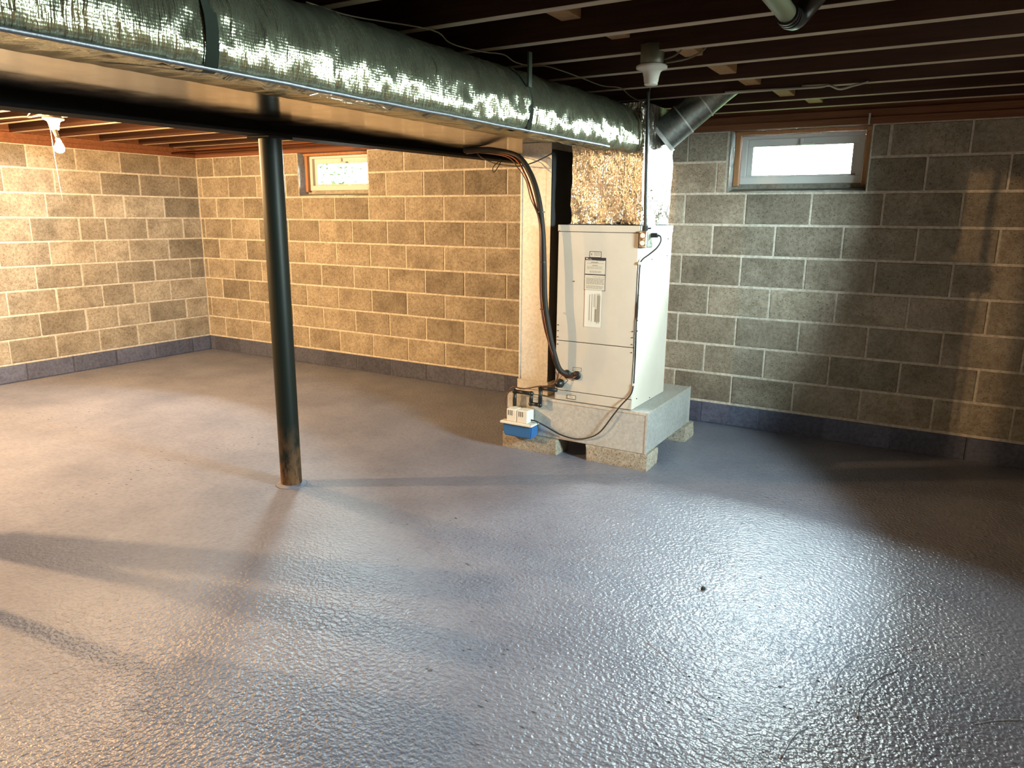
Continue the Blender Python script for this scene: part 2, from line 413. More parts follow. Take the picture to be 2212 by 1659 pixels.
# ------------------------------------------------------------------ windows
def window(idx, x0, x1):
    """block opening x0..x1: buck, vinyl frame, hopper sash, pane, latch, mortar sill"""
    n = 'window_%d' % idx
    bm = bm_new()
    fx0, fx1, z0, z1 = x0+.058, x1-.042, 1.644, 1.95
    yf = .10
    t = .036
    box(bm, fx0, fx1, yf, yf+.08, z0, z0+.046, bevel=.003); box(bm, fx0, fx1, yf, yf+.08, z1-.022, z1, bevel=.003)
    box(bm, fx0, fx0+t, yf, yf+.08, z0+.046, z1-.022, bevel=.003); box(bm, fx1-t, fx1, yf, yf+.08, z0+.046, z1-.022, bevel=.003)
    root = struct(n, bm, 'vinyl')
    a0, a1, b0, b1 = fx0+t, fx1-t, z0+.046, z1-.022
    bm = bm_new(); s = .034; ys = yf+.03
    box(bm, a0, a1, ys, ys+.03, b0, b0+.012, bevel=.002); box(bm, a0, a1, ys, ys+.03, b1-.046, b1, bevel=.002)
    box(bm, a0, a0+s, ys, ys+.03, b0+.012, b1-.046, bevel=.002); box(bm, a1-s, a1, ys, ys+.03, b0+.012, b1-.046, bevel=.002)
    obj('sash', bm, 'vinyl', root)
    bm = bm_new(); box(bm, a0+s-.004, a1-s+.004, ys+.012, ys+.016, b0+.008, b1-.042); obj('glass_pane', bm, 'glass', root)
    bm = bm_new(); xc = (a0+a1)/2; box(bm, xc-.012, xc+.012, ys-.02, ys+.004, b1-.04, b1-.004, bevel=.003)
    box(bm, xc-.008, xc+.075, ys-.03, ys-.01, b1-.046, b1-.033, bevel=.003); obj('latch', bm, 'vinyl', root)
    bm = bm_new(); box(bm, x0+.02, fx0-.004, .075, .2, z0-.012, ZT-.02, bevel=.003); box(bm, fx1+.003, x1-.004, .075, .2, z0-.012, ZT-.02, bevel=.003)
    box(bm, x0+.02, x1-.004, .06, .2, z1+.002, ZT-.002, bevel=.003)
    obj('window_buck', bm, 'buck', root)
    bm = bm_new()   # sloped mortar sill and left reveal parge
    v = [bm.verts.new(c) for c in ((x0, .002, WZ0), (x1, .002, WZ0), (x1, .2, WZ0), (x0, .2, WZ0), (x0, .002, WZ0+.006), (x1, .002, WZ0+.006), (x1, .2, z0-.014), (x0, .2, z0-.014))]
    for q in ((0, 1, 2, 3), (4, 5, 6, 7), (0, 1, 5, 4), (1, 2, 6, 5), (2, 3, 7, 6), (3, 0, 4, 7)): bm.faces.new([v[i] for i in q])
    box(bm, x0, x1, .118, .2, WZ0, z0+.003); box(bm, x0, x0+.012, .003, .2, WZ0+.004, ZT); box(bm, x1-.003, x1, .003, .2, WZ0+.004, ZT)
    obj('window_sill', bm, 'sillmortar', root)
window(1, *WIN1); window(2, *WIN2)

tb = bm_new(); box(tb, 1.706, 1.716, -.024, -.0145, 1.972, 2.035); obj('nail_plate', tb, 'galv', bpy.data.objects['trim_1'])
# outside: lawn strip and the shrub seen through the left window
bm = bm_new(); box(bm, -12, 8, .25, 14, 1.30, 1.36); o = struct('exterior_lawn', bm, 'lawn')
bm = bm_new(); box(bm, XR+.13, 16, -16, .2, 1.16, 1.22); struct('added_bounce_ground', bm, 'bounce_ground')  # unseen pale ground, added to screen the joists from sky and bounce light in
bm = bm_new()
sh = thing('shrub', 'pale green leafy shrub outside the left basement window', 'shrub', (-5.75, 2.9, 1.36))
rs = random.Random(3)
for i in range(9):
    a = rs.uniform(0, 6.28); tube(bm, [(-5.75, 2.9, 1.36), (-5.75+.25*math.cos(a), 2.9+.25*math.sin(a), 2.0), (-5.75+.7*math.cos(a), 2.9+.7*math.sin(a), 2.9)], .018, 5, 3)
obj('stem', bm, 'bark', sh)
bm = bm_new()
for i in range(2200):
    p = Vector((rs.gauss(-5.75, .33), rs.gauss(2.9, .42), rs.uniform(1.5, 3.3))); q = Vector((rs.uniform(-1, 1), rs.uniform(-1, 1), rs.uniform(-.4, .6))).normalized()
    s = q.cross(Vector((rs.uniform(-1, 1), rs.uniform(-1, 1), 1))).normalized(); L = rs.uniform(.06, .11)
    vs = [bm.verts.new(p), bm.verts.new(p+q*L*.5+s*L*.25), bm.verts.new(p+q*L), bm.verts.new(p+q*L*.5-s*L*.25)]; bm.faces.new(vs)
o = obj('foliage', bm, 'leaf', sh); o['kind'] = 'stuff'

# ------------------------------------------------------------------ girder and column
SK = .0437
def gx(y): return -.70 + SK*(y+2.41)
def gz(y): return 1.789 + .009*(y+2.41)
def prism(bm, y0, y1, prof):
    """profile (dx, dz) swept along the girder line between y0 and y1"""
    rings = []
    for y in (y0, y1): rings.append([bm.verts.new((gx(y)+dx, y, (gz(y)+dz if dz < .2 else ZJ-.003))) for dx, dz in prof])
    n = len(prof)
    for k in range(n): bm.faces.new((rings[0][k], rings[0][(k+1) % n], rings[1][(k+1) % n], rings[1][k]))
    bm.faces.new(rings[0][::-1]); bm.faces.new(rings[1])
bm = bm_new()
prism(bm, YF, -.012, [(-.065, 0), (.065, 0), (.065, .014), (.008, .020), (.008, .25), (-.008, .25), (-.008, .020), (-.065, .014)])
g = thing('steel_girder', 'long dark steel girder running under the joists above the lone column', 'girder', (gx(-2.41), -2.41, 1.789))
obj('beam_web', bm, 'steel', g)
bm = bm_new(); prism(bm, YF, -.012, [(-.065, .251), (-.065, .2), (.065, .2), (.065, .251)]) if False else box(bm, -.93, -.53, -6.3, -6.0, 2.045, 2.059)
obj('bearing_plate', bm, 'steel', g)
col = thing('support_column', 'round dark green steel post standing alone on the floor', 'column', (-.697, -2.41, 0))
bm = bm_new(); cyl(bm, (-.697, -2.41, 0), (-.697, -2.41, 1.777), .055, 40); obj('post', bm, 'column', col, 40)
bm = bm_new(); box(bm, -.775, -.62, -2.485, -2.335, 1.777, 1.7885, bevel=.002); obj('cap_plate', bm, 'steel', col)
bm = bm_new(); lathe(bm, [(.085, 0), (.074, .004), (.060, .009), (.056, .010)], 24, (-.697, -2.41, 0)); obj('base_collar', bm, 'floor', col)

# ------------------------------------------------------------------ foil wrapped supply duct
def R(y): return .722 + SK*(y+1.1)
def duct_mesh(bm, y0, y1, ny, prof, amp):
    rings = []
    for i in range(ny+1):
        y = y0 + (y1-y0)*i/ny; ring = []
        for j, (dx, z, a) in enumerate(prof):
            x = R(y)+dx
            n1 = noise.noise(Vector((j*.45, y*19, 3.1))); n2 = noise.noise(Vector((j*.9+5, y*26, 1.7)))
            n3 = noise.noise(Vector((x*2, y*1.6, 9)))
            d = a*amp*(n1*.9+n2*.55)*(2.6 if j > 12 else 1) + a*.012*n3
            # side normal approx outward
            nx = 1 if dx > -.05 else 0; nz = -1 if z < 1.86 and dx < -.02 else (1 if z > 1.99 else 0)
            ring.append(bm.verts.new((x+d*nx, y, z+d*nz)))
        rings.append(ring)
    n = len(prof)
    for i in range(ny):
        for k in range(n):
            f = bm.faces.new((rings[i][k], rings[i][(k+1) % n], rings[i+1][(k+1) % n], rings[i+1][k])); f.smooth = True
    bm.faces.new(rings[0][::-1]); bm.faces.new(rings[-1])
prof = [(-.60, 2.03, 0), (-.3, 2.035, 0), (-.16, 2.03, .3), (-.09, 2.008, .6), (-.045, 1.975, .8), (-.018, 1.94, 1), (-.004, 1.91, 1), (.004, 1.88, 1), (.006, 1.85, 1),
        (.004, 1.825, .9), (0, 1.80, .7), (-.006, 1.78, .5), (-.014, 1.7675, .3), (-.024, 1.764, .3), (-.05, 1.768, .6), (-.09, 1.774, .8), (-.14, 1.782, .9), (-.2, 1.792, .8),
        (-.27, 1.803, .6), (-.35, 1.815, .4), (-.45, 1.827, .2), (-.60, 1.836, .05)]
sd = thing('supply_duct', 'wide foil-wrapped supply duct with wrinkled silver sides under the joists', 'duct', (.4, -3.2, 1.77))
bm = bm_new(); duct_mesh(bm, -6.2, -1.115, 700, prof, .014); obj('foil_wrap', bm, 'foil', sd)
def strap(y, wdt, m, nm, out=.006):
    bm = bm_new(); pr = [(dx, z) for dx, z, a in prof if dx > -.5]
    rings = []
    for yy in (y-wdt/2, y+wdt/2):
        rings.append([bm.verts.new((R(yy)+dx+(out if dx > -.06 else 0), yy, z-(out+.004 if z < 1.85 else 0)+(.004 if z > 2 else 0))) for dx, z in pr[1:]])
    for k in range(len(rings[0])-1):
        f = bm.faces.new((rings[0][k], rings[0][k+1], rings[1][k+1], rings[1][k])); f.smooth = True
    bmesh.ops.solidify(bm, geom=bm.faces[:], thickness=.002)
    return obj(nm, bm, m, sd)
strap(-2.27, .028, 'strap', 'hanger_strap', .005); strap(-3.735, .036, 'strap', 'hanger_strap', .005)
bm = bm_new(); box(bm, R(-2.27)-.006, R(-2.27)+.002, -2.283, -2.257, 1.93, 2.062); obj('hanger_strap', bm, 'strap', sd)
bm = bm_new()     # foil tape running along the lower fold
P = [(R(y)-.012+.003*noise.noise(Vector((y*5, 0, 0))), y, 1.7645+.003*noise.noise(Vector((y*7, 2, 0)))) for y in [-6.1+.1*i for i in range(47)]]
tube(bm, P, .0065, 8, 2); obj('tape_seam', bm, 'tape', sd)

# ------------------------------------------------------------------ bare return duct: trunk beside the girder and the drop
rd = thing('return_duct', 'bare galvanized return duct dropping beside the furnace onto its base', 'duct', (.08, -.88, .346))
bm = bm_new()
n = 40; rg = []
for i in range(n+1):
    y = -6.2 + (6.2-.35)*i/n; a = gx(y)+.068; b = R(y)-.615
    wz = 1.8405+.0012*math.sin(y*2.3)
    rg.append([bm.verts.new(c) for c in ((a, y, wz+.001), ((a+b)/2, y, wz), (b, y, wz+.001), (b, y, 2.03), (a, y, 2.03))])
for i in range(n):
    for k in range(5): bm.faces.new((rg[i][k], rg[i][(k+1) % 5], rg[i+1][(k+1) % 5], rg[i+1][k]))
bm.faces.new(rg[0][::-1]); bm.faces.new(rg[-1])
obj('trunk', bm, 'galv_smooth', rd)
sbox('drop', (-.018, .178, -1.13, -.62, .425, 1.84), 'galv_dull', rd, .002)
sbox('gap_shade_plate', (.178, .186, -1.128, -.63, .43, 1.80), 'dark', rd)  # black plate standing in for the shade between drop and furnace
sbox('filter_rack', (-.030, .188, -1.14, -.61, .372, .428), 'galv_dull', rd, .002)
sbox('bottom_flange', (-.036, .194, -1.15, -.60, .346, .371), 'galv_dull', rd, .002)
sbox('corner_seam', (.150, .180, -1.1325, -1.13, .46, 1.75), 'galv_dull', rd); sbox('corner_seam', (-.024, -.014, -1.134, -1.124, .43, 1.78), 'galv_dull', rd)

# ------------------------------------------------------------------ blocks under the base, base box
def lump(name, dims, label, grp, seed):
    bm = bm_new(); box(bm, *dims)
    bmesh.ops.subdivide_edges(bm, edges=bm.edges[:], cuts=7, use_grid_fill=True)
    cx, cy, cz = (dims[0]+dims[1])/2, (dims[2]+dims[3])/2, (dims[4]+dims[5])/2
    for v in bm.verts:
        k = v.co*14+Vector((seed, seed*2, 0)); s = .004*noise.noise(k)+.003*noise.noise(k*3)
        d = Vector((v.co.x-cx, v.co.y-cy, 0))
        hx, hy, hz = (dims[1]-dims[0])/2, (dims[3]-dims[2])/2, (dims[5]-dims[4])/2
        e = sum((abs(v.co.x-cx) > hx-.001, abs(v.co.y-cy) > hy-.001, abs(v.co.z-cz) > hz-.001))
        off = Vector((math.copysign(1, d.x)*(abs(d.x) > hx-.001), math.copysign(1, d.y)*(abs(d.y) > hy-.001), 0))
        v.co += off*(s-.003*(e > 1))
        if dims[4]+.002 < v.co.z < dims[5]-.002: v.co.z += .002*noise.noise(k)
    o = obj(name, bm, 'rubble', None, 50); tag(o, label, 'block', grp); return o
G = 'concrete blocks under the furnace base'
lump('support_block', (-.08, .300, -1.232, -1.05, 0, .0985), 'rough concrete block under the base box, below the blue pump', G, 1)
lump('support_block', (.485, .872, -1.205, -1.02, 0, .0985), 'concrete block under the near right corner of the furnace base', G, 4)
lump('support_block', (.50, .885, -.54, -.35, 0, .0985), 'concrete block under the rear right corner of the furnace base', G, 8)

pl = thing('base_box', 'low galvanized sheet-metal box the furnace stands on', 'base', (.4, -.8, .1))
sbox('box_body', (-.065, .857, -1.20, -.40, .100, .343), 'galv', pl, .002)
sbox('corner_seam', (.851, .861, -1.204, -1.194, .101, .345), 'galv', pl); sbox('corner_seam', (.853, .861, -.408, -.396, .101, .345), 'galv', pl)
bm = bm_new(); box(bm, -.065, .857, -1.2035, -1.199, .330, .3445); box(bm, .856, .860, -1.2, -.4, .332, .3445); obj('top_flange', bm, 'galv_dull', pl)

# ------------------------------------------------------------------ furnace
FX0, FX1, FY0, FY1 = .262, .757, -1.185, -.642
fu = thing('furnace', 'tall cream air handler cabinet standing on the galvanized base box', 'furnace', (.51, -.9, .345))
sbox('cabinet', (FX0, FX1, FY0, FY1, .345, 1.376), 'enamel', fu, .003)
sbox('upper_panel', (FX0+.003, FX1-.004, FY0-.006, FY0+.001, .709, 1.338), 'enamel', fu, .0018)
sbox('lower_panel', (FX0+.003, FX1-.004, FY0-.006, FY0+.001, .408, .705), 'enamel', fu, .0018)
sbox('top_trim', (FX0, FX1+.0015, FY0-.008, FY0+.001, 1.341, 1.378), 'enamel', fu, .0015)
sbox('base_trim', (FX0, FX1, FY0-.004, FY0+.001, .347, .404), 'enamel', fu, .0015)
sbox('side_top_trim', (FX1-.001, FX1+.003, FY0, FY1, 1.338, 1.377), 'enamel', fu, .001)
for za, zb in ((.7045, .7095), (.4035, .4085), (1.3375, 1.3415)): sbox('panel_seam', (FX0+.004, FX1-.004, FY0-.0012, FY0, za, zb), 'seam', fu)
bm = bm_new(); cyl(bm, (0, .001, 0), (0, -.003, 0), .0036, 8); sm = mesh_of('screw', bm, 'screw')
for x, z, y in [(.272, 1.342, FY0-.008), (.742, 1.342, FY0-.008), (.276, .80, FY0-.006), (.276, .765, FY0-.006), (.276, .728, FY0-.006), (.276, .685, FY0-.006), (.742, .80, FY0-.006), (.742, .765, FY0-.006), (.742, .68, FY0-.006),
             (.742, .726, FY0-.006), (.372, 1.06, FY0-.006)]:
    o = bpy.data.objects.new('screw', sm); C.objects.link(o); o.parent = fu; o.matrix_parent_inverse = Matrix.Translation(-fu.location); o.location = (x, y, z)
for y, z in [(-1.165, 1.0), (-1.165, .93), (-1.165, .86), (-.98, 1.19), (-.72, 1.20), (-.72, 1.30), (-.68, 1.36), (-1.17, 1.28), (-1.16, .80), (-1.12, .40), (-.9, .36)]:
    o = bpy.data.objects.new('screw', sm); C.objects.link(o); o.parent = fu; o.matrix_parent_inverse = Matrix.Translation(-fu.location); o.location = (FX1+.001, y, z); o.rotation_euler = (0, 0, math.pi/2)
YP = FY0-.006
def label(nm, x0, x1, z0, z1, m='label', border=.003, header=0, lines=(), rot=0., yo=0.):
    yy = YP-yo
    if border:
        bm = bm_new(); box(bm, x0, x1, yy-.0008, yy, z0, z1); fr = obj(nm, bm, 'ink', fu)
        bm = bm_new(); box(bm, x0+border, x1-border, yy-.0012, yy-.0007, z0+border, z1-border-header); pa = obj('paper', bm, m, fr)
    else:
        bm = bm_new(); box(bm, x0, x1, yy-.001, yy, z0, z1); fr = pa = obj(nm, bm, m, fu)
    bm = bm_new()
    for (a, b, c, d) in lines:
        box(bm, x0+(x1-x0)*a, x0+(x1-x0)*b, yy-.0016, yy-.0011, z0+(z1-z0)*c, z0+(z1-z0)*d)
    if lines: obj('print_lines', bm, 'print', fr)
    return fr
rl = random.Random(5)
def para(a, b, c, d, n, gap=.5):
    out = []; h = (d-c)/n
    for i in range(n):
        z1 = d-i*h; x = a
        while x < b-.02:
            L = rl.uniform(.05, .16); out.append((x, min(x+L, b), z1-h*gap, z1)); x += L+.025
    return out
label('warning_label', .465, .537, 1.199, 1.234, lines=para(.12, .26, .3, .7, 1, .9)+para(.38, .9, .25, .8, 4))
L1 = label('rating_label', .437, .567, 1.104, 1.200, header=.013, lines=para(.55, .9, .78, .83, 1, .6)+[(.3, .64, .69, .745)]+para(.12, .9, .62, .67, 1)+[(.36, .62, .52, .56)]+para(.12, .85, .3, .48, 3, .35)+para(.25, .8, .1, .22, 3, .5))
bm = bm_new()
for x0, x1, z0, z1 in [(.443, .456, 1.1935, 1.1955), (.446, .449, 1.1885, 1.1945), (.451, .454, 1.189, 1.192), (.455, .459, 1.188, 1.190), (.460, .466, 1.189, 1.191)]: box(bm, x0, x1, YP-.0016, YP-.0007, z0, z1)
tube(bm, [(.469, YP-.001, 1.186), (.473, YP-.001, 1.193), (.476, YP-.001, 1.188), (.481, YP-.001, 1.187)], .0008, 5, 4)
obj('header_script', bm, 'white_ink', L1)
label('caution_label', .437, .567, 1.014, 1.104, lines=para(.4, .94, .83, .88, 1)+para(.1, .94, .38, .78, 8, .5)+para(.1, .9, .1, .3, 3, .4))
lf = label('instruction_leaflet', .445, .548, .804, 1.016, 'leaflet', 0, lines=[(.28, .31, .18, .88), (.42, .45, .15, .9), (.56, .59, .55, .9), (.62, .72, .15, .5), (.64, .66, .52, .9)]+[(.74+.035*i, .755+.035*i, .1+.03*(i % 3), .92-.05*(i % 2)) for i in range(6)], yo=.0015)
label('pipe_label', .380, .436, .533, .557, lines=para(.15, .85, .35, .65, 2), border=.0025)
label('drain_label', .347, .404, .360, .385, lines=para(.3, .7, .35, .65, 2), border=.0025)
bm = bm_new(); box(bm, -.024, .024, -.0012, 0, -.017, .017); o = obj('small_label', bm, 'ink', fu); o.location = (.322, YP, .475); o.rotation_euler = (0, math.radians(42), 0); o2 = o
bm = bm_new(); box(bm, -.021, .021, -.0018, -.001, -.014, .014); o = obj('paper', bm, 'label', o2); o.matrix_parent_inverse.identity()
for x, z in ((.345, .511), (.409, .509)):
    bm = bm_new(); lathe(bm, [(.0, -.001), (.023, -.001), (.026, .004), (.024, .011), (.016, .014), (0, .014)], 24)
    for v in bm.verts: v.co = Vector((v.co.x+x, YP-v.co.z, v.co.y+z))
    obj('pipe_grommet', bm, 'rubber', fu)
bm = bm_new(); lathe(bm, [(0, -.001), (.026, -.001), (.028, .012), (.022, .02), (.018, .045), (0, .045)], 20)
for v in bm.verts: v.co = Vector((v.co.x+.302, YP-v.co.z, v.co.y+.450))
obj('drain_fitting', bm, 'abs', fu)

# ------------------------------------------------------------------ plenum on top of the furnace
pn = thing('plenum', 'crinkled foil-wrapped plenum rising from the furnace top', 'plenum', (.52, -.9, 1.378))
bm = bm_new(); box(bm, .312, .738, -1.13, -.66, 1.379, 2.02)
bmesh.ops.subdivide_edges(bm, edges=bm.edges[:], cuts=26, use_grid_fill=True)
for v in bm.verts:
    p = v.co; n1 = noise.noise(p*9); n2 = noise.noise(p*24)
    rim = 1+2.2*max(0, 1-(p.z-1.379)/.07)
    d = (.007*n1+.005*n2)*rim
    if p.y < -1.129: v.co.y += d-.002
    if p.x > .737: v.co.x += d
    if p.x < .313: v.co.x += d
for f in bm.faces: f.smooth = True
obj('foil_wrap', bm, 'foil2', pn, 60)
bm = bm_new(); box(bm, .716, .744, -1.146, -1.118, 1.40, 2.02)
bmesh.ops.subdivide_edges(bm, edges=bm.edges[:], cuts=12, use_grid_fill=True)
for v in bm.verts: v.co += Vector((.004*noise.noise(v.co*40), .004*noise.noise(v.co*40+Vector((9, 0, 0))), 0))
obj('corner_tape', bm, 'foil2', pn, 60)
bm = bm_new(); box(bm, .305, .745, -1.142, -.655, 1.3785, 1.384); obj('drip_edge', bm, 'dark', pn)
# round branch duct rising from the plenum side to the joists
bd = thing('branch_duct', 'round dark galvanized duct slanting up from the plenum to the joists', 'duct', (.78, -.90, 1.85))
A = Vector((.752, -.885, 1.865)); B = Vector((1.02, -.815, 2.10)); d = (B-A)
segs = [(A, A+d*.38, .088, .088), (A+d*.385, A+d*.74, .0865, .0865), (A+d*.745, A+d*1.0, .085, .085)]
for a, b, ra, rb in segs:
    bm = bm_new(); cyl(bm, a, b, ra, 32, rb); obj('pipe_section', bm, 'galv_dark', bd, 50)
for t in (.38, .742):
    bm = bm_new(); p = A+d*t; u = d.normalized(); cyl(bm, p-u*.004, p+u*.004, .0905, 32); obj('crimp_ring', bm, 'galv', bd, 50)
bm = bm_new(); cyl(bm, B, B+Vector((.14, 0, .10)), .084, 32); obj('elbow', bm, 'galv_dark', bd, 50)
bm = bm_new(); cyl(bm, (.741, -.888, 1.855), (.757, -.884, 1.869), .098, 32); obj('collar', bm, 'galv', bd, 50)

# ------------------------------------------------------------------ refrigerant lines
ls = thing('line_set', 'bundle of black insulated refrigerant pipe and copper tube curving down beside the furnace', 'pipe', (.18, -1.22, 1.2))
def hitp(u, v, y):
    D = fw + r2*(u-W/2)/F - u2*(v-H/2)/F; t = (y-CAM.y)/D.y; return CAM+D*t
bm = bm_new()
P1 = [Vector((-.50, -1.02, 1.826)), Vector((-.36, -1.06, 1.822)), Vector((-.2, -1.14, 1.806)), hitp(1118, 338, -1.23), hitp(1146, 376, -1.25), hitp(1163, 430, -1.27), hitp(1172, 500, -1.28), hitp(1175, 580, -1.285), hitp(1177, 650, -1.285), hitp(1186, 715, -1.28), hitp(1197, 765, -1.26), hitp(1208, 797, -1.24), hitp(1222, 808, -1.215), Vector((.345, -1.190, .511))]
tube(bm, P1, .0165, 14, 8); obj('insulated_line', bm, 'foam', ls)
bm = bm_new()
P2 = [Vector((-.50, -1.0, 1.81)), Vector((-.3, -1.08, 1.805)), hitp(1108, 340, -1.245), hitp(1135, 378, -1.26), hitp(1152, 430, -1.28), hitp(1166, 485, -1.295), hitp(1168, 560, -1.302), hitp(1170, 650, -1.302), hitp(1180, 715, -1.295), hitp(1192, 765, -1.275), hitp(1203, 795, -1.245), hitp(1218, 811, -1.24), hitp(1238, 815, -1.22), Vector((.409, -1.195, .508))]
tube(bm, P2, .0055, 10, 8); obj('copper_line', bm, 'copper', ls)
bm = bm_new()
P3 = [Vector((-.47, -1.0, 1.82)), hitp(1092, 338, -1.21), hitp(1118, 362, -1.25), hitp(1136, 390, -1.27), hitp(1146, 428, -1.285), hitp(1164, 476, -1.302), hitp(1166, 560, -1.307), hitp(1167, 640, -1.307), hitp(1174, 700, -1.30), hitp(1189, 752, -1.285), hitp(1203, 786, -1.255), hitp(1206, 810, -1.25), hitp(1202, 826, -1.245)]
tube(bm, P3, .0032, 8, 6); obj('control_wire', bm, 'wire', ls)
for u, v, tl in ((1169, 458, 0), (1173, 566, 0), (1174, 668, .1)):
    bm = bm_new(); c = hitp(u, v, -1.286); cyl(bm, c-Vector((0, 0, .003)), c+Vector((0, 0, .003)), .021, 16); obj('cable_tie', bm, 'rubber', ls)
# hanging black wire with a loop
bm = bm_new(); tube(bm, [Vector((-.50, -.9, 1.83)), hitp(1040, 340, -1.0), hitp(1066, 352, -1.16), hitp(1100, 358, -1.25), hitp(1128, 358, -1.26), hitp(1160, 348, -1.22), hitp(1197, 329, -1.16)], .0035, 7, 6)
tube(bm, [hitp(1083, 344, -1.2), hitp(1078, 357, -1.22), hitp(1067, 372, -1.22), hitp(1065, 362, -1.22), hitp(1076, 350, -1.21), hitp(1086, 346, -1.2)], .003, 7, 6)
tag(obj('wire', bm, 'rubber'), 'thin black wire with a small loop hanging under the duct end', 'wire')
# thin brown hose from the pump to the line set
bm = bm_new(); tube(bm, [hitp(1200, 800, -1.25), hitp(1204, 815, -1.25), hitp(1196, 829, -1.25), hitp(1180, 834, -1.26), hitp(1160, 835, -1.265), hitp(1130, 840, -1.265), hitp(1108, 836, -1.265), hitp(1098, 848, -1.265), hitp(1092, 862, -1.265), hitp(1095, 880, -1.262), Vector((-.005, -1.26, .255)), Vector((-.008, -1.26, .206))], .0042, 8, 6)
tag(obj('hose', bm, 'wire'), 'thin brown discharge hose arching from the white pump to the pipes', 'hose')

# ------------------------------------------------------------------ black drain trap
dp = thing('drain_trap', 'black plastic drain pipe with a U trap above the white pump', 'pipe', (.1, -1.25, .35))
def pipe_run(nm, pts, r=.0122):
    bm = bm_new(); tube(bm, pts, r, 14, 0); o = obj(nm, bm, 'abs', dp); return o
yd = -1.24
a = Vector((.302, yd, .450)); zt = .447
pA = hitp(1168, 838, yd); pB = hitp(1166, 875, yd); pC = hitp(1147, 872, yd); pD = hitp(1147, 849, yd); pE = hitp(1112, 845, yd); pF = hitp(1112, 882, yd)
pipe_run('horizontal_pipe', [(.302, yd, pA.z), pA]); pipe_run('trap_riser', [pA, pB]); pipe_run('trap_bottom', [pB, (pC.x, yd, pB.z)])
pipe_run('trap_riser', [(pC.x, yd, pB.z), (pC.x, yd, pE.z)]); pipe_run('horizontal_pipe', [(pC.x, yd, pE.z), pE]); pipe_run('outlet_pipe', [pE, (pE.x, yd, .279)])
for p in (pA, pB, Vector((pC.x, yd, pB.z)), Vector((pC.x, yd, pE.z)), pE):
    bm = bm_new(); bmesh.ops.create_uvsphere(bm, u_segments=14, v_segments=10, radius=.0158, matrix=Matrix.Translation(p)); obj('pipe_elbow', bm, 'abs', dp, 60)

# ------------------------------------------------------------------ condensate pump
cp = thing('condensate_pump', 'small pump with white slotted cover and blue tank in front of the base box', 'pump', (.06, -1.25, .1))
bm = bm_new(); vs = box(bm, -.036, .166, -1.302, -1.206, .100, .178)
for v in bm.verts:
    if v.co.z < .14: v.co.x += .006*(1 if v.co.x < .06 else -1); v.co.y += .004*(1 if v.co.y < -1.25 else -1)
bmesh.ops.bevel(bm, geom=bm.edges[:], offset=.006, segments=2, affect='EDGES'); obj('tank', bm, 'pump_blue', cp, 40)
bm = bm_new(); box(bm, -.05, .172, -1.312, -1.203, .1782, .192, bevel=.002); obj('lid', bm, 'pump_white', cp)
for x0, x1 in ((-.012, .056), (.063, .134)):
    bm = bm_new(); vs = box(bm, x0, x1, -1.298, -1.212, .1925, .272, bevel=.004); mo = obj('motor_cover', bm, 'pump_white', cp)
    for i in range(3):
        bm = bm_new(); xx = x0+.012+.0125*i; box(bm, xx, xx+.0045, -1.2986, -1.2975, .232, .264); obj('vent_slot', bm, 'dark', mo)
bm = bm_new(); box(bm, .0555, .0635, -1.293, -1.215, .1925, .268); obj('cover_bridge', bm, 'pump_white', cp)
bm = bm_new(); cyl(bm, (-.008, -1.26, .19), (-.008, -1.26, .21), .007, 12); cyl(bm, (-.035, -1.245, .19), (-.035, -1.245, .2), .012, 12); obj('hose_barb', bm, 'rubber', cp)
bm = bm_new(); cyl(bm, (.160, -1.302, .189), (.160, -1.302, .1935), .003, 8); obj('lid_screw', bm, 'screw', cp)

# ------------------------------------------------------------------ outlet box, conduit, power cord
eb = thing('outlet_box', 'metal outlet box with black conduit on the furnace top corner', 'outlet', (.79, -1.18, 1.3))
sbox('box_body', (.7605, .803, -1.202, -1.108, 1.262, 1.352), 'boxsteel', eb, .002)
sbox('receptacle_plate', (.7635, .800, -1.206, -1.2015, 1.264, 1.350), 'rustcover', eb, .0015)
for z in (1.327, 1.287):
    bm = bm_new(); cyl(bm, (.781, -1.203, z), (.781, -1.2085, z), .013, 18); obj('socket', bm, 'leaflet', eb)
sbox('side_cover', (.8025, .806, -1.19, -1.115, 1.266, 1.348), 'boxsteel', eb, .001)
bm = bm_new(); cyl(bm, (.8055, -1.13, 1.295), (.810, -1.13, 1.295), .012, 14); obj('knockout_cap', bm, 'clip', eb)
bm = bm_new(); tube(bm, [(.785, -1.185, 1.352), (.784, -1.185, 1.40), (.778, -1.19, 1.6), (.776, -1.20, 1.85), (.776, -1.21, 2.02), (.78, -1.22, 2.058)], .0095, 12, 5); obj('conduit', bm, 'rubber', eb)
bm = bm_new(); cyl(bm, (.785, -1.185, 1.352), (.785, -1.185, 1.378), .0155, 16); cyl(bm, (.785, -1.168, 1.362), (.812, -1.168, 1.366), .0045, 8); obj('conduit_connector', bm, 'dark', eb)
pc = thing('power_cord', 'black power cord from the outlet box down the furnace corner to the pump', 'cord', (.765, -1.19, .9))
bm = bm_new()
pe = Vector((.8065, -1.142, 1.328))
box(bm, .8065, .844, -1.156, -1.128, 1.316, 1.340, bevel=.005, seg=2); obj('plug', bm, 'rubber', pc, 40)
bm = bm_new()
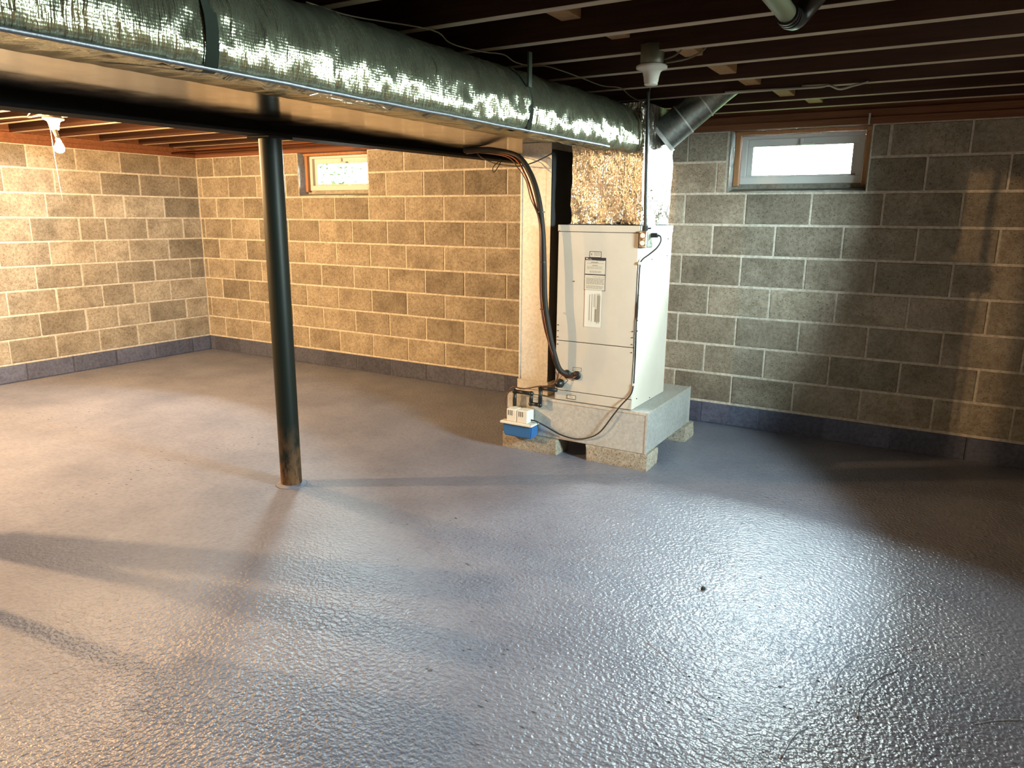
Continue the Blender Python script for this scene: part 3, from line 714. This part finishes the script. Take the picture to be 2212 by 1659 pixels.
tube(bm, [(.842, -1.142, 1.329), (.858, -1.142, 1.322), (.861, -1.142, 1.296), (.844, -1.15, 1.262), (.810, -1.165, 1.228), (.778, -1.186, 1.198), (.768, -1.191, 1.165), (.766, -1.192, 1.05), (.766, -1.192, .9), (.764, -1.194, .85), (.766, -1.192, .68), (.765, -1.193, .56), (.764, -1.194, .50), (.752, -1.20, .44), (.70, -1.215, .37), (.66, -1.222, .31), (.57, -1.222, .185), (.45, -1.215, .130), (.33, -1.212, .132), (.23, -1.222, .172), (.17, -1.245, .203), (.136, -1.25, .208)], .0043, 8, 6)
obj('cord', bm, 'rubber', pc)
bm = bm_new(); tube(bm, [(.763, -1.1925, 1.01), (.7605, -1.1935, .93), (.7605, -1.193, .84), (.762, -1.193, .72), (.764, -1.192, .56)], .0022, 6, 6); obj('cord_tail', bm, 'rubber', pc)
for z in (1.178, .497):
    sbox('cord_clip', (.7575, .774, -1.201, -1.186, z-.008, z+.008), 'clip', pc, .003)

# ------------------------------------------------------------------ bulb holders
def fixture(loc, lit, label, watts=150., ext=0., lean=0.):
    x, y, z = loc
    t = thing('bulb_holder', label, 'light fixture', (x, y, ZJ), 'bare bulb holders on the joists')
    bm = bm_new(); lathe(bm, [(0, -.045), (.048, -.045), (.05, -.04), (.05, .03), (0, .03)], 8, (x, y, ZJ)); obj('junction_box', bm, 'boxsteel', t)
    z0 = ZJ-.046
    bm = bm_new(); lathe(bm, [(0, 0), (.058, 0), (.063, -.004), (.061, -.013), (.045, -.019), (.036, -.026), (.031, -.044), (.0285, -.062), (.026, -.066), (.0275, -.071), (.025, -.074), (0, -.074)], 32, (x, y, z0))
    obj('lampholder', bm, 'porcelain', t)
    zb = z0-.074
    if lit:
        bm = bm_new(); lathe(bm, [(0, .0), (.013, 0), (.014, -.018), (.012, -.02), (0, -.02)], 18, (x+lean, y, zb-ext)); obj('bulb_cap', bm, 'clip', t)
        if ext:
            bm = bm_new(); cyl(bm, (x, y, zb), (x+lean, y, zb-ext), .016, 18, .013); obj('socket_extender', bm, 'porcelain', t, 50)
        bm = bm_new(); lathe(bm, [(0, 0), (.013, -.001), (.016, -.012), (.026, -.032), (.030, -.05), (.027, -.066), (.017, -.077), (0, -.081)], 24, (x+lean*1.4, y, zb-.02-ext)); obj('bulb', bm, 'bulb', t)
        pl_ = bpy.data.lights.new('bulb_light', 'POINT'); pl_.energy = watts; pl_.color = BULB_COL; pl_.shadow_soft_size = .024
        po = bpy.data.objects.new('bulb_light', pl_); C.objects.link(po); po.parent = t; po.matrix_parent_inverse = Matrix.Translation(-t.location); po.location = (x+lean*1.4, y, zb-.068-ext)
        bm = bm_new(); tube(bm, [(x-.024, y-.014, z0-.03), (x-.022, y-.012, 1.85), (x-.01, y-.01, 1.65), (x+.012, y-.01, 1.47)], .0016, 5, 4); obj('pull_cord', bm, 'white_cable', t)
    return t
FA = (-2.83, -2.275, ZJ); FB = (-3.25, -4.17, ZJ); FC = (1.095, -2.03, ZJ)
fixture(FA, True, 'porcelain pull-cord holder with a glowing bulb in the far left bay', BULB, .045, .022)
fixture(FB, True, 'lit bulb on the joists just beyond the left edge of the view', BULB_B)
fixture(FC, False, 'empty porcelain bulb holder on the joists in front of the furnace')
# cables at the holders and along the joists
bm = bm_new(); x, y, _ = FA
tube(bm, [(x-1.6, y+.02, 2.052), (x-.5, y+.01, 2.045), (x-.26, y, 2.035), (x-.05, y, 2.052)], .005, 6, 5); tube(bm, [(x-.16, y-.05, 2.1), (x-.2, y-.03, 2.06), (x-.26, y-.02, 2.03), (x-.16, y-.02, 2.03), (x-.05, y-.01, 2.032)], .005, 6, 5)
tag(obj('cable', bm, 'white_cable'), 'pale cable looping into the left side of the lit bulb holder', 'cable')
bm = bm_new(); tube(bm, [(x+.05, y, 2.04), (x+.15, y, 2.042), (x+.3, y+.01, 2.054), (x+.7, y+.02, 2.054), (x+.85, y+.02, 2.03), (x+1.0, y+.02, 2.05)], .005, 6, 5)
tag(obj('cable', bm, 'white_cable'), 'pale cable leaving the right side of the lit bulb holder', 'cable')
bm = bm_new(); x, y, _ = FC
tube(bm, [(x+.048, y, 2.03), (x+.10, y, 2.045), (x+.125, y+.005, 2.075), (x+.13, y+.01, 2.12)], .0035, 6, 6); tube(bm, [(x+.05, y, 2.018), (x+.14, y, 2.025), (x+.2, y+.01, 2.05), (x+.22, y+.03, 2.09)], .0035, 6, 6)
tag(obj('cable', bm, 'cloth_cable'), 'pair of thin cables curling up from the empty bulb holder', 'cable')
bm = bm_new(); x, y, _ = FC
tube(bm, [(.935, -1.50, 2.058), (.930, -1.505, 1.99), (.926, -1.52, 1.96)], .0035, 6, 4) if False else tube(bm, [(.79, -1.225, 2.10), (.79, -1.222, 2.07), (.782, -1.22, 2.05)], .003, 6, 4)
tag(obj('cable', bm, 'cloth_cable'), 'short pale cable dropping from a joist to the black conduit', 'cable')
def hitz(u, v, z):
    D = fw + r2*(u-W/2)/F - u2*(v-H/2)/F; t = (z-CAM.z)/D.z; return CAM+D*t
bm = bm_new(); tube(bm, [hitz(660, 4, 2.05), hitz(760, 35, 2.05), hitz(930, 64, 2.052), hitz(970, 92, 2.05), hitz(1010, 105, 2.05), hitz(1050, 113, 2.052), hitz(1088, 118, 2.052), hitz(1112, 134, 2.05), hitz(1148, 143, 2.052), hitz(1185, 144, 2.052), hitz(1250, 166, 2.05), hitz(1300, 185, 2.05), hitz(1340, 190, 2.052), hitz(1362, 208, 2.05), hitz(1390, 223, 2.045)], .0028, 6, 5)
tag(obj('cable', bm, 'cloth_cable'), 'thin cable sagging along the joists beside the foil duct', 'cable')
yj = JY[2]-.024
bm = bm_new(); tube(bm, [(1.10, yj, 2.066), (1.3, yj-.006, 2.060), (1.55, yj-.01, 2.054), (1.60, yj-.012, 2.058)], .006, 6, 4); tube(bm, [(1.48, yj, 2.066), (1.60, yj-.01, 2.06), (1.66, yj-.02, 2.036), (1.72, yj-.015, 2.048), (1.78, yj, 2.062)], .006, 6, 5)
tag(obj('cable', bm, 'white_cable'), 'white cable with a loose loop stapled under a joist near the right window', 'cable')
# waste pipe at the top right
wp = thing('waste_pipe', 'greenish waste pipe with black elbow under the joists above the camera', 'pipe', (1.72, -3.6, 1.99))
bm = bm_new(); cyl(bm, (1.716, -5.9, 2.02), (1.716, -2.56, 2.005), .027, 24); obj('pipe', bm, 'iron', wp, 40)
bm = bm_new(); tube(bm, [(1.716, -2.60, 2.005), (1.717, -2.52, 2.006), (1.724, -2.475, 2.02), (1.745, -2.46, 2.05), (1.775, -2.46, 2.085), (1.80, -2.46, 2.13)], .031, 18, 5); obj('elbow', bm, 'abs', wp)
for y in (-2.60, -2.575, -2.55):
    bm = bm_new(); cyl(bm, (1.716, y-.006, 2.005), (1.716, y+.006, 2.005), .034, 24); obj('clamp_band', bm, 'abs', wp, 40)

yp = -.30
bm = bm_new(); tube(bm, [(-4.46, yp, 2.0), (-4.30, yp, 2.002), (-3.9, yp, 2.004), (-3.0, yp, 2.008), (-1.2, yp, 2.012)], .011, 10, 3)
tag(obj('water_pipe', bm, 'copper'), 'thin copper pipe along the sill in the far left corner', 'pipe')
# ------------------------------------------------------------------ floor details: trowel ridges and grit
def hitf(u, v): return hitz(u, v, 0)
for pts, r in [([(1852, 1552), (1858, 1515), (1878, 1480), (1905, 1462), (1938, 1450)], .0032), ([(1805, 1500), (1806, 1470), (1818, 1446), (1846, 1424)], .003), ([(1856, 1418), (1895, 1407), (1940, 1396)], .0026),
             ([(1876, 1385), (1884, 1350), (1908, 1315), (1955, 1285)], .0024), ([(1745, 1413), (1780, 1395), (1832, 1388)], .0022), ([(1780, 1258), (1802, 1278), (1813, 1296)], .002), ([(1960, 1405), (2010, 1402), (2060, 1420)], .002), ([(2105, 1565), (2150, 1558), (2205, 1556)], .003), ([(1685, 1640), (1715, 1590), (1745, 1572)], .003), ([(1400, 1390), (1450, 1430), (1480, 1462)], .0022), ([(1505, 1492), (1530, 1515)], .003)]:
    bm = bm_new(); q = [hitf(*p) for p in pts]; tube(bm, [Vector((p.x, p.y, -r*.95)) for p in q], r*1.7, 6, 6); obj('trowel_ridge', bm, 'floor', floor)
rg_ = random.Random(11); bm = bm_new()
for i in range(60):
    u, v = rg_.gauss(1660, 140), rg_.gauss(1420, 110)
    if v > 1650: continue
    p = hitf(u, v); s = rg_.uniform(.0012, .0036)
    bmesh.ops.create_icosphere(bm, subdivisions=1, radius=s, matrix=Matrix.Translation((p.x, p.y, s*.2)) @ Matrix.Diagonal((rg_.uniform(.8, 2.2), 1, .5, 1)))
o = obj('grit', bm, 'dark', floor); o['kind'] = 'stuff'
p = hitf(1519, 1274); bm = bm_new(); bmesh.ops.create_icosphere(bm, subdivisions=2, radius=.009, matrix=Matrix.Translation((p.x, p.y, .006)))
for v in bm.verts: v.co += Vector((noise.noise(v.co*300), noise.noise(v.co*300+Vector((5, 5, 5))), 0))*.004
tag(obj('debris_crumb', bm, 'dark'), 'single black crumb lying on the glossy floor', 'debris')

# ------------------------------------------------------------------ made-up rails left of the view, added to cast the floor shadows
sr = thing('shadow_rails', 'made-up wooden rails added beyond the left edge of the view for their shadows', 'railing', (-1.9, -3.85, 0))
for a, b, z, wd in (((-2.445, -3.941), (-1.628, -3.627), 1.12, .088), ((-1.878, -3.839), (-1.36, -3.734), 1.04, .072), ((-1.45, -3.994), (-1.007, -3.891), .92, .15)):
    d = Vector((b[0]-a[0], b[1]-a[1], 0)); L = d.length; ang = math.atan2(d.y, d.x)
    bm = bm_new(); box(bm, 0, L, -wd/2, wd/2, z-.018, z+.018, bevel=.003); bmesh.ops.transform(bm, matrix=Matrix.Translation((a[0], a[1], 0)) @ Matrix.Rotation(ang, 4, 'Z'), verts=bm.verts); obj('rail', bm, 'brace', sr)
    p = Vector((a[0], a[1], 0)) + d*.08; bm = bm_new(); box(bm, p.x-.02, p.x+.02, p.y-.02, p.y+.02, .02, z-.018, bevel=.003); obj('post', bm, 'brace', sr)
bm = bm_new(); box(bm, -2.48, -1.30, -4.02, -3.80, 0, .021, bevel=.003); obj('base_board', bm, 'brace', sr)
